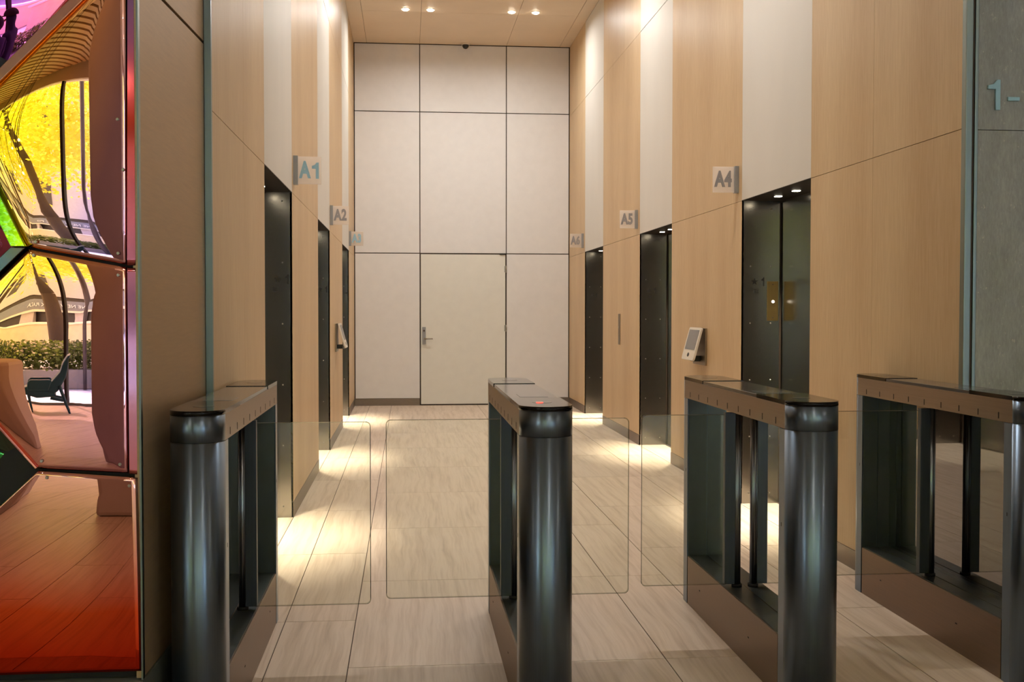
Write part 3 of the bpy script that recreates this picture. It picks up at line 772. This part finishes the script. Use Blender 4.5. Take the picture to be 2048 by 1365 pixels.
# lounge chair
ch = thing('lounge_chair', 'dark blue lounge chair with a high curved back, reflected in the mirror', 'chair', (-4.72, -8.1, 0), -.3)
MAT['chair_blue'] = plain('dark_blue_leather', srgb(16, 84, 110), .5)
def sweep(bm, prof, y0, y1):
    extr(bm, [(x, y0, z) for x, z in prof], (0, y1 - y0, 0))
bm = bmesh.new(); sweep(bm, [(-.34, .31), (-.30, .35), (-.20, .40), (.12, .33), (.16, .26), (-.1, .24), (-.26, .27)], -.28, .28); obj('seat', bm, 'chair_blue', ch, bevel=.02)
bm = bmesh.new(); sweep(bm, [(.02, .36), (.10, .46), (.20, .58), (.24, .70), (.30, .79), (.345, .81), (.31, .74), (.30, .62), (.27, .50), (.17, .33), (.08, .26)], -.27, .27); obj('backrest', bm, 'chair_blue', ch, bevel=.02)
for y in (-.30, .25):
    bm = bmesh.new(); sweep(bm, [(-.22, .34), (-.20, .45), (-.16, .49), (.08, .49), (.10, .46), (.06, .34)], y, y + .05); obj('armrest', bm, 'chair_blue', ch, bevel=.015)
    bm = bmesh.new(); cyl(bm, (-.21, y + .03, .28), (-.225, y + .03, 0), .022, .014); obj('leg', bm, 'chair_blue', ch)
    bm = bmesh.new(); cyl(bm, (.19, y + .03, .40), (.31, y + .03, 0), .02, .013); obj('leg', bm, 'chair_blue', ch)
    bm = bmesh.new(); cyl(bm, (.08, y + .03, .24), (.24, y + .03, .20), .02, .02); obj('stretcher', bm, 'chair_blue', ch)
# two people standing by the window
MAT['cloth_blue'] = plain('dark_blue_cloth', srgb(28, 44, 78), .8)
MAT['skin'] = plain('skin', srgb(190, 146, 120), .6)
MAT['trousers'] = plain('dark_trousers', srgb(34, 36, 46), .8)
def person(x, y, rz, label, cap, h=1.74):
    t = thing('person', label, 'person', (x, y, 0), rz)
    # whole clothed figure from pelvis out: trunk, neck, head, arms, legs
    J = [((0, 0, .95), .15, .75), ((0, 0, 1.15), .14, .75), ((0, 0, 1.38), .17, .62), ((0, 0, 1.47), .07), ((.01, 0, 1.54), .058), ((.02, 0, 1.63), .092, .9), ((.02, 0, 1.71), .08),
         ((0, .17, 1.40), .062), ((.03, .22, 1.14), .046), ((.17, .14, 1.08), .034), ((.25, .10, 1.10), .03),
         ((0, -.17, 1.40), .062), ((.03, -.22, 1.14), .046), ((.17, -.14, 1.08), .034), ((.25, -.10, 1.10), .03),
         ((0, .10, .86), .098), ((.01, .11, .48), .062), ((0, .11, .09), .045), ((.14, .12, .04), .036),
         ((0, -.10, .86), .098), ((.01, -.11, .48), .062), ((0, -.11, .09), .045), ((.14, -.12, .04), .036)]
    E_ = [(0, 1), (1, 2), (2, 3), (3, 4), (4, 5), (5, 6), (2, 7), (7, 8), (8, 9), (9, 10), (2, 11), (11, 12), (12, 13), (13, 14), (0, 15), (15, 16), (16, 17), (17, 18), (0, 19), (19, 20), (20, 21), (21, 22)]
    me = bpy.data.meshes.new('body'); me.from_pydata([j[0] for j in J], E_, []); me.materials.append(MAT['cloth_blue'])
    o = link('body', me, t)
    md = o.modifiers.new('skin', 'SKIN'); md.use_smooth_shade = True
    if not me.skin_vertices:
        bpy.context.view_layer.objects.active = o; o.select_set(True); bpy.ops.object.modifier_remove(modifier='skin'); bpy.ops.object.modifier_add(type='SKIN'); o.select_set(False)
    for i, j in enumerate(J):
        me.skin_vertices[0].data[i].radius = (j[1], j[1] * (j[2] if len(j) > 2 else 1))
    me.skin_vertices[0].data[0].use_root = True
    s_ = o.modifiers.new('sub', 'SUBSURF'); s_.levels = 1; s_.render_levels = 2
    if cap:
        bm = bmesh.new(); bmesh.ops.create_uvsphere(bm, u_segments=18, v_segments=10, radius=.112)
        bmesh.ops.delete(bm, geom=[v for v in bm.verts if v.co.z < -.01], context='VERTS')
        for f in bm.faces: f.smooth = True
        c = obj('cap', bm, 'trousers', t, loc=(.02, 0, 1.68))
        bm = bmesh.new(); prism(bm, arc(.06, 0, .085, -80, 80, 12) , -.008, .004); b_ = obj('brim', bm, 'trousers', c, loc=(.04, 0, 0))
    else:
        bm = bmesh.new(); bmesh.ops.create_uvsphere(bm, u_segments=18, v_segments=10, radius=.112)
        bmesh.ops.delete(bm, geom=[v for v in bm.verts if v.co.z < -.05 and v.co.x > 0], context='VERTS')
        for f in bm.faces: f.smooth = True
        obj('hair', bm, 'trousers', t, loc=(.005, 0, 1.67))
    bm = bmesh.new(); cyl(bm, (.105, 0, 1.635), (.135, 0, 1.615), .012, .016, 8); obj('nose', bm, 'skin', t)
    return t
person(-7.0, -7.5, PI, 'person in dark blue wearing a peaked cap, reflected in the magenta mirror', True)
person(-6.55, -6.2, PI + .3, 'bareheaded person in dark blue at the far left of the magenta mirror', False)
# lobby fill lamps, added out of view for warm light
for i in range(4):
    for j in range(3):
        xx, yy = (-6.0 + 3.6 * i, -6.6 + 3.5 * j)
        if -7.2 < xx < -2.2 and yy < -3: zz = LC
        t = thing('lobby_fill_lamp', 'added lobby fill lamp, %s row from the window, %s from the left wall' % (['first', 'second', 'third'][j], ['first', 'second', 'third', 'last'][i]), 'ceiling light', (xx, yy, LC), 0, 'added lobby fill lamps')
        bm = bmesh.new(); cyl(bm, (0, 0, 0), (0, 0, -.006), .06, None, 20); obj('lens', bm, 'lamp_lens', t)
        lamp('lobby_fill_light', 'AREA', t, (0, 0, -.03), SPOT_LOBBY, (1, .80, .62), .12, aim=(0, 0, -1))
# hanging bulbs
nth = ['leftmost', 'second', 'third', 'fourth', 'fifth', 'sixth', 'seventh', 'eighth', 'rightmost']
for i, (x, z, dy) in enumerate(((-3.240, 2.247, 0), (-3.195, 2.518, .1), (-3.155, 2.150, -.1), (-3.130, 2.518, 0), (-3.085, 2.060, .1), (-3.045, 2.367, 0), (-3.030, 2.227, -.1), (-2.960, 2.438, 0), (-2.940, 2.160, .1))):
    y = -2.0 + dy
    t = thing('pendant_bulb', 'small hanging bulb reflected in the yellow mirror, %s of nine from the left' % nth[i], 'lamp', (x, y, z), 0, 'hanging bulbs in the mirror')
    bm = bmesh.new(); cyl(bm, (0, 0, .02), (0, 0, LC - z), .003, None, 6); obj('cord', bm, 'rubber', t)
    bm = bmesh.new(); bmesh.ops.create_uvsphere(bm, u_segments=10, v_segments=8, radius=.012); obj('bulb', bm, 'niche_lens', t)

# ------------------------------------------------------------------ outdoors
MAT['paving'] = plain('plaza_paving', srgb(176, 190, 204), .7)
MAT['planter'] = plain('planter_stone', srgb(140, 138, 140), .7)
MAT['bark'] = plain('bark', srgb(74, 56, 44), .8, stretch=(6, 6, 1))
MAT['facade'] = plain('pale_facade', srgb(214, 196, 184), .7)
MAT['facade_dark'] = plain('shopfront_glass', srgb(70, 58, 56), .3)
MAT['awning'] = plain('cream_awning', srgb(240, 222, 190), .7)  # even cream, also used for the stall counters
MAT['sign_white'] = plain('white_sign_letters', srgb(250, 244, 236), .5)
def leaf_mat(name, c1, c2):
    m, n, l, p = newmat(name)
    oi = n.new('ShaderNodeTexCoord')
    f = noise(n, l, oi.outputs['Object'], 1.3, 3)
    c = ramp(n, l, f, [(.35, c1), (.65, c2)])
    l.new(c, p.inputs['Base Color']); p.inputs['Roughness'].default_value = .6
    tl = n.new('ShaderNodeBsdfTranslucent'); l.new(c, tl.inputs[0]); mx = n.new('ShaderNodeMixShader'); mx.inputs[0].default_value = .5
    out = [x for x in n if x.type == 'OUTPUT_MATERIAL'][0]
    l.new(p.outputs[0], mx.inputs[1]); l.new(tl.outputs[0], mx.inputs[2]); l.new(mx.outputs[0], out.inputs[0])
    return m
MAT['leaf'] = leaf_mat('yellow_green_leaf', srgb(214, 212, 78), srgb(250, 242, 120))
MAT['hedge'] = leaf_mat('hedge_leaf', srgb(44, 66, 30), srgb(100, 116, 52))
gr = struct(box('ground', -70, 60, -110, -9.6, -.3, -.01, 'paving'))
pl = tag(box('planter', -16, 4, -14.2, -13.2, -.01, .33, 'planter', bevel=.02), 'low stone planter outside the lobby window, reflected in the mirror', 'planter')
def leaves(name, n, fn, size, mat, parent=None, squash=1.0):
    vs, fs = [], []
    for i in range(n):
        c = fn(); a = random.uniform(0, 2 * PI); b = random.uniform(-1.2, 1.2); s = size * random.uniform(.6, 1.3)
        u = Vector((math.cos(a), math.sin(a) * math.cos(b), math.sin(a) * math.sin(b))) * s
        v = Vector((-math.sin(a), math.cos(a) * math.cos(b), math.cos(a) * math.sin(b))) * s * .6
        k = len(vs); vs += [c - u, c + v, c + u, c - v]; fs.append((k, k + 1, k + 2, k + 3))
    me = bpy.data.meshes.new(name); me.from_pydata([tuple(q) for q in vs], [], fs); me.materials.append(MAT[mat])
    o = link(name, me, parent); o['kind'] = 'stuff'; return o
def hpt():
    return Vector((random.uniform(-16, 4), random.gauss(-13.7, .24), .33 + abs(random.triangular(-.1, .52, .36))))
tag(leaves('hedge', 34000, hpt, .042, 'hedge'), 'clipped green hedge in the planter, reflected in the mirror', 'hedge', kind='stuff')
def tree(x, y, h, lean, cr, label):
    t = thing('tree', label, 'tree', (x, y, 0), 0, 'plaza trees')
    bm = bmesh.new()
    pts = [Vector((0, 0, 0)), Vector((lean * .1, 0, h * .22)), Vector((lean * .3, .1, h * .4)), Vector((lean * .7, .1, h * .58)), Vector((lean, 0, h * .75))]
    rad = [.22, .17, .14, .10, .05]
    for i in range(4): cyl(bm, pts[i], pts[i + 1], rad[i], rad[i + 1], 10)
    for i in range(9):
        k = random.choice((2, 3)); d = Vector((random.uniform(-1, 1), random.uniform(-1, 1), random.uniform(.3, 1))).normalized() * random.uniform(1.2, 2.6)
        mid = pts[k] + d * .5 + Vector((0, 0, random.uniform(-.2, .3)))
        cyl(bm, pts[k], mid, .06, .04, 7); cyl(bm, mid, pts[k] + d, .04, .015, 7)
    obj('trunk', bm, 'bark', t)
    cl = [Vector((lean * .6 + random.uniform(-cr, cr), random.uniform(-cr, cr), h * random.uniform(.33, 1.0))) for _ in range(26)]
    def f():
        c = random.choice(cl); return c + Vector((random.gauss(0, .55), random.gauss(0, .55), random.gauss(0, .42)))
    leaves('foliage', 12000, f, .085, 'leaf', t)
tree(-8.2, -20.5, 9.5, -2.5, 2.6, 'yellow-green plaza tree with a leaning trunk, largest in the mirror')
tree(-12.2, -24.0, 10.5, 1.0, 3.2, 'yellow-green plaza tree at the far left of the mirror')
tree(-4.6, -25.0, 10.5, .8, 3.0, 'yellow-green plaza tree to the right of the leaning one')
tree(-16.5, -31.0, 12.0, -1.0, 3.8, 'tall plaza tree farthest back on the left')
tree(-8.6, -33.0, 12.5, 1.0, 3.8, 'tall plaza tree farthest back in the middle')
tree(2.0, -29.0, 11.0, 0, 3.4, 'plaza tree beyond the right end of the hedge')
tree(-21.0, -24.0, 11.0, 0, 3.4, 'plaza tree beyond the left end of the hedge')
tree(9.0, -24.0, 10.0, 0, 3.4, 'plaza tree at the right end of the plaza')
bm = bmesh.new(); cyl(bm, (-5.47, -13.0, 0), (-5.47, -13.0, 6.2), .055, None, 16)
tag(obj('lamp_post', bm, 'facade_dark'), 'dark slender post outside the window, reflected in the mirror', 'post')
# building across the plaza
b = thing('plaza_building', 'pale building with a shopfront arcade and sign across the plaza', 'building', (0, -60, 0))
box('wall', -44, 40, -8, 0, 2.9, 22, 'facade', b)
box('awning', -44, 40, 0, .5, 1.45, 1.62, 'awning', b)
box('sign_band', -44, 40, -.1, .25, 1.62, 2.5, 'planter', b)
box('shopfront', -44, 40, -2, -.8, 0, 2.9, 'facade_dark', b)
for i in range(24): box('pier', -43 + 3.4 * i, -42.1 + 3.4 * i, -.5, .15, 0, 1.62, 'facade', b)
for i in range(20):
    for j in range(4): box('window', -42 + 4.1 * i, -41 + 4.1 * i, -.1, .05, 4.2 + 4.2 * j, 6.2 + 4.2 * j, 'facade_dark', b)
text('sign_letters', 'ONE NEW YORK PLAZA', .42, .03, 'sign_white', b, (-20.2, .30, 2.0), (PI / 2, 0, PI), .9)
for i, (x, w_, z) in enumerate(((-13.3, 1.6, .95), (-10.2, 1.9, 1.0), (-17.0, 2.2, .9))):
    t = thing('plaza_kiosk', ['white plaza stall to the left of the tree trunk', 'white plaza stall behind the tree trunk', 'white plaza stall at the left end of the hedge'][i], 'stall', (x, -24.0 - 2 * i, 0), 0, 'white stalls on the plaza')
    box('counter', -w_, w_, -.4, .4, 0, z, 'awning', t, bevel=.02); box('top', -w_ - .1, w_ + .1, -.5, .5, z, z + .06, 'sign_white', t)
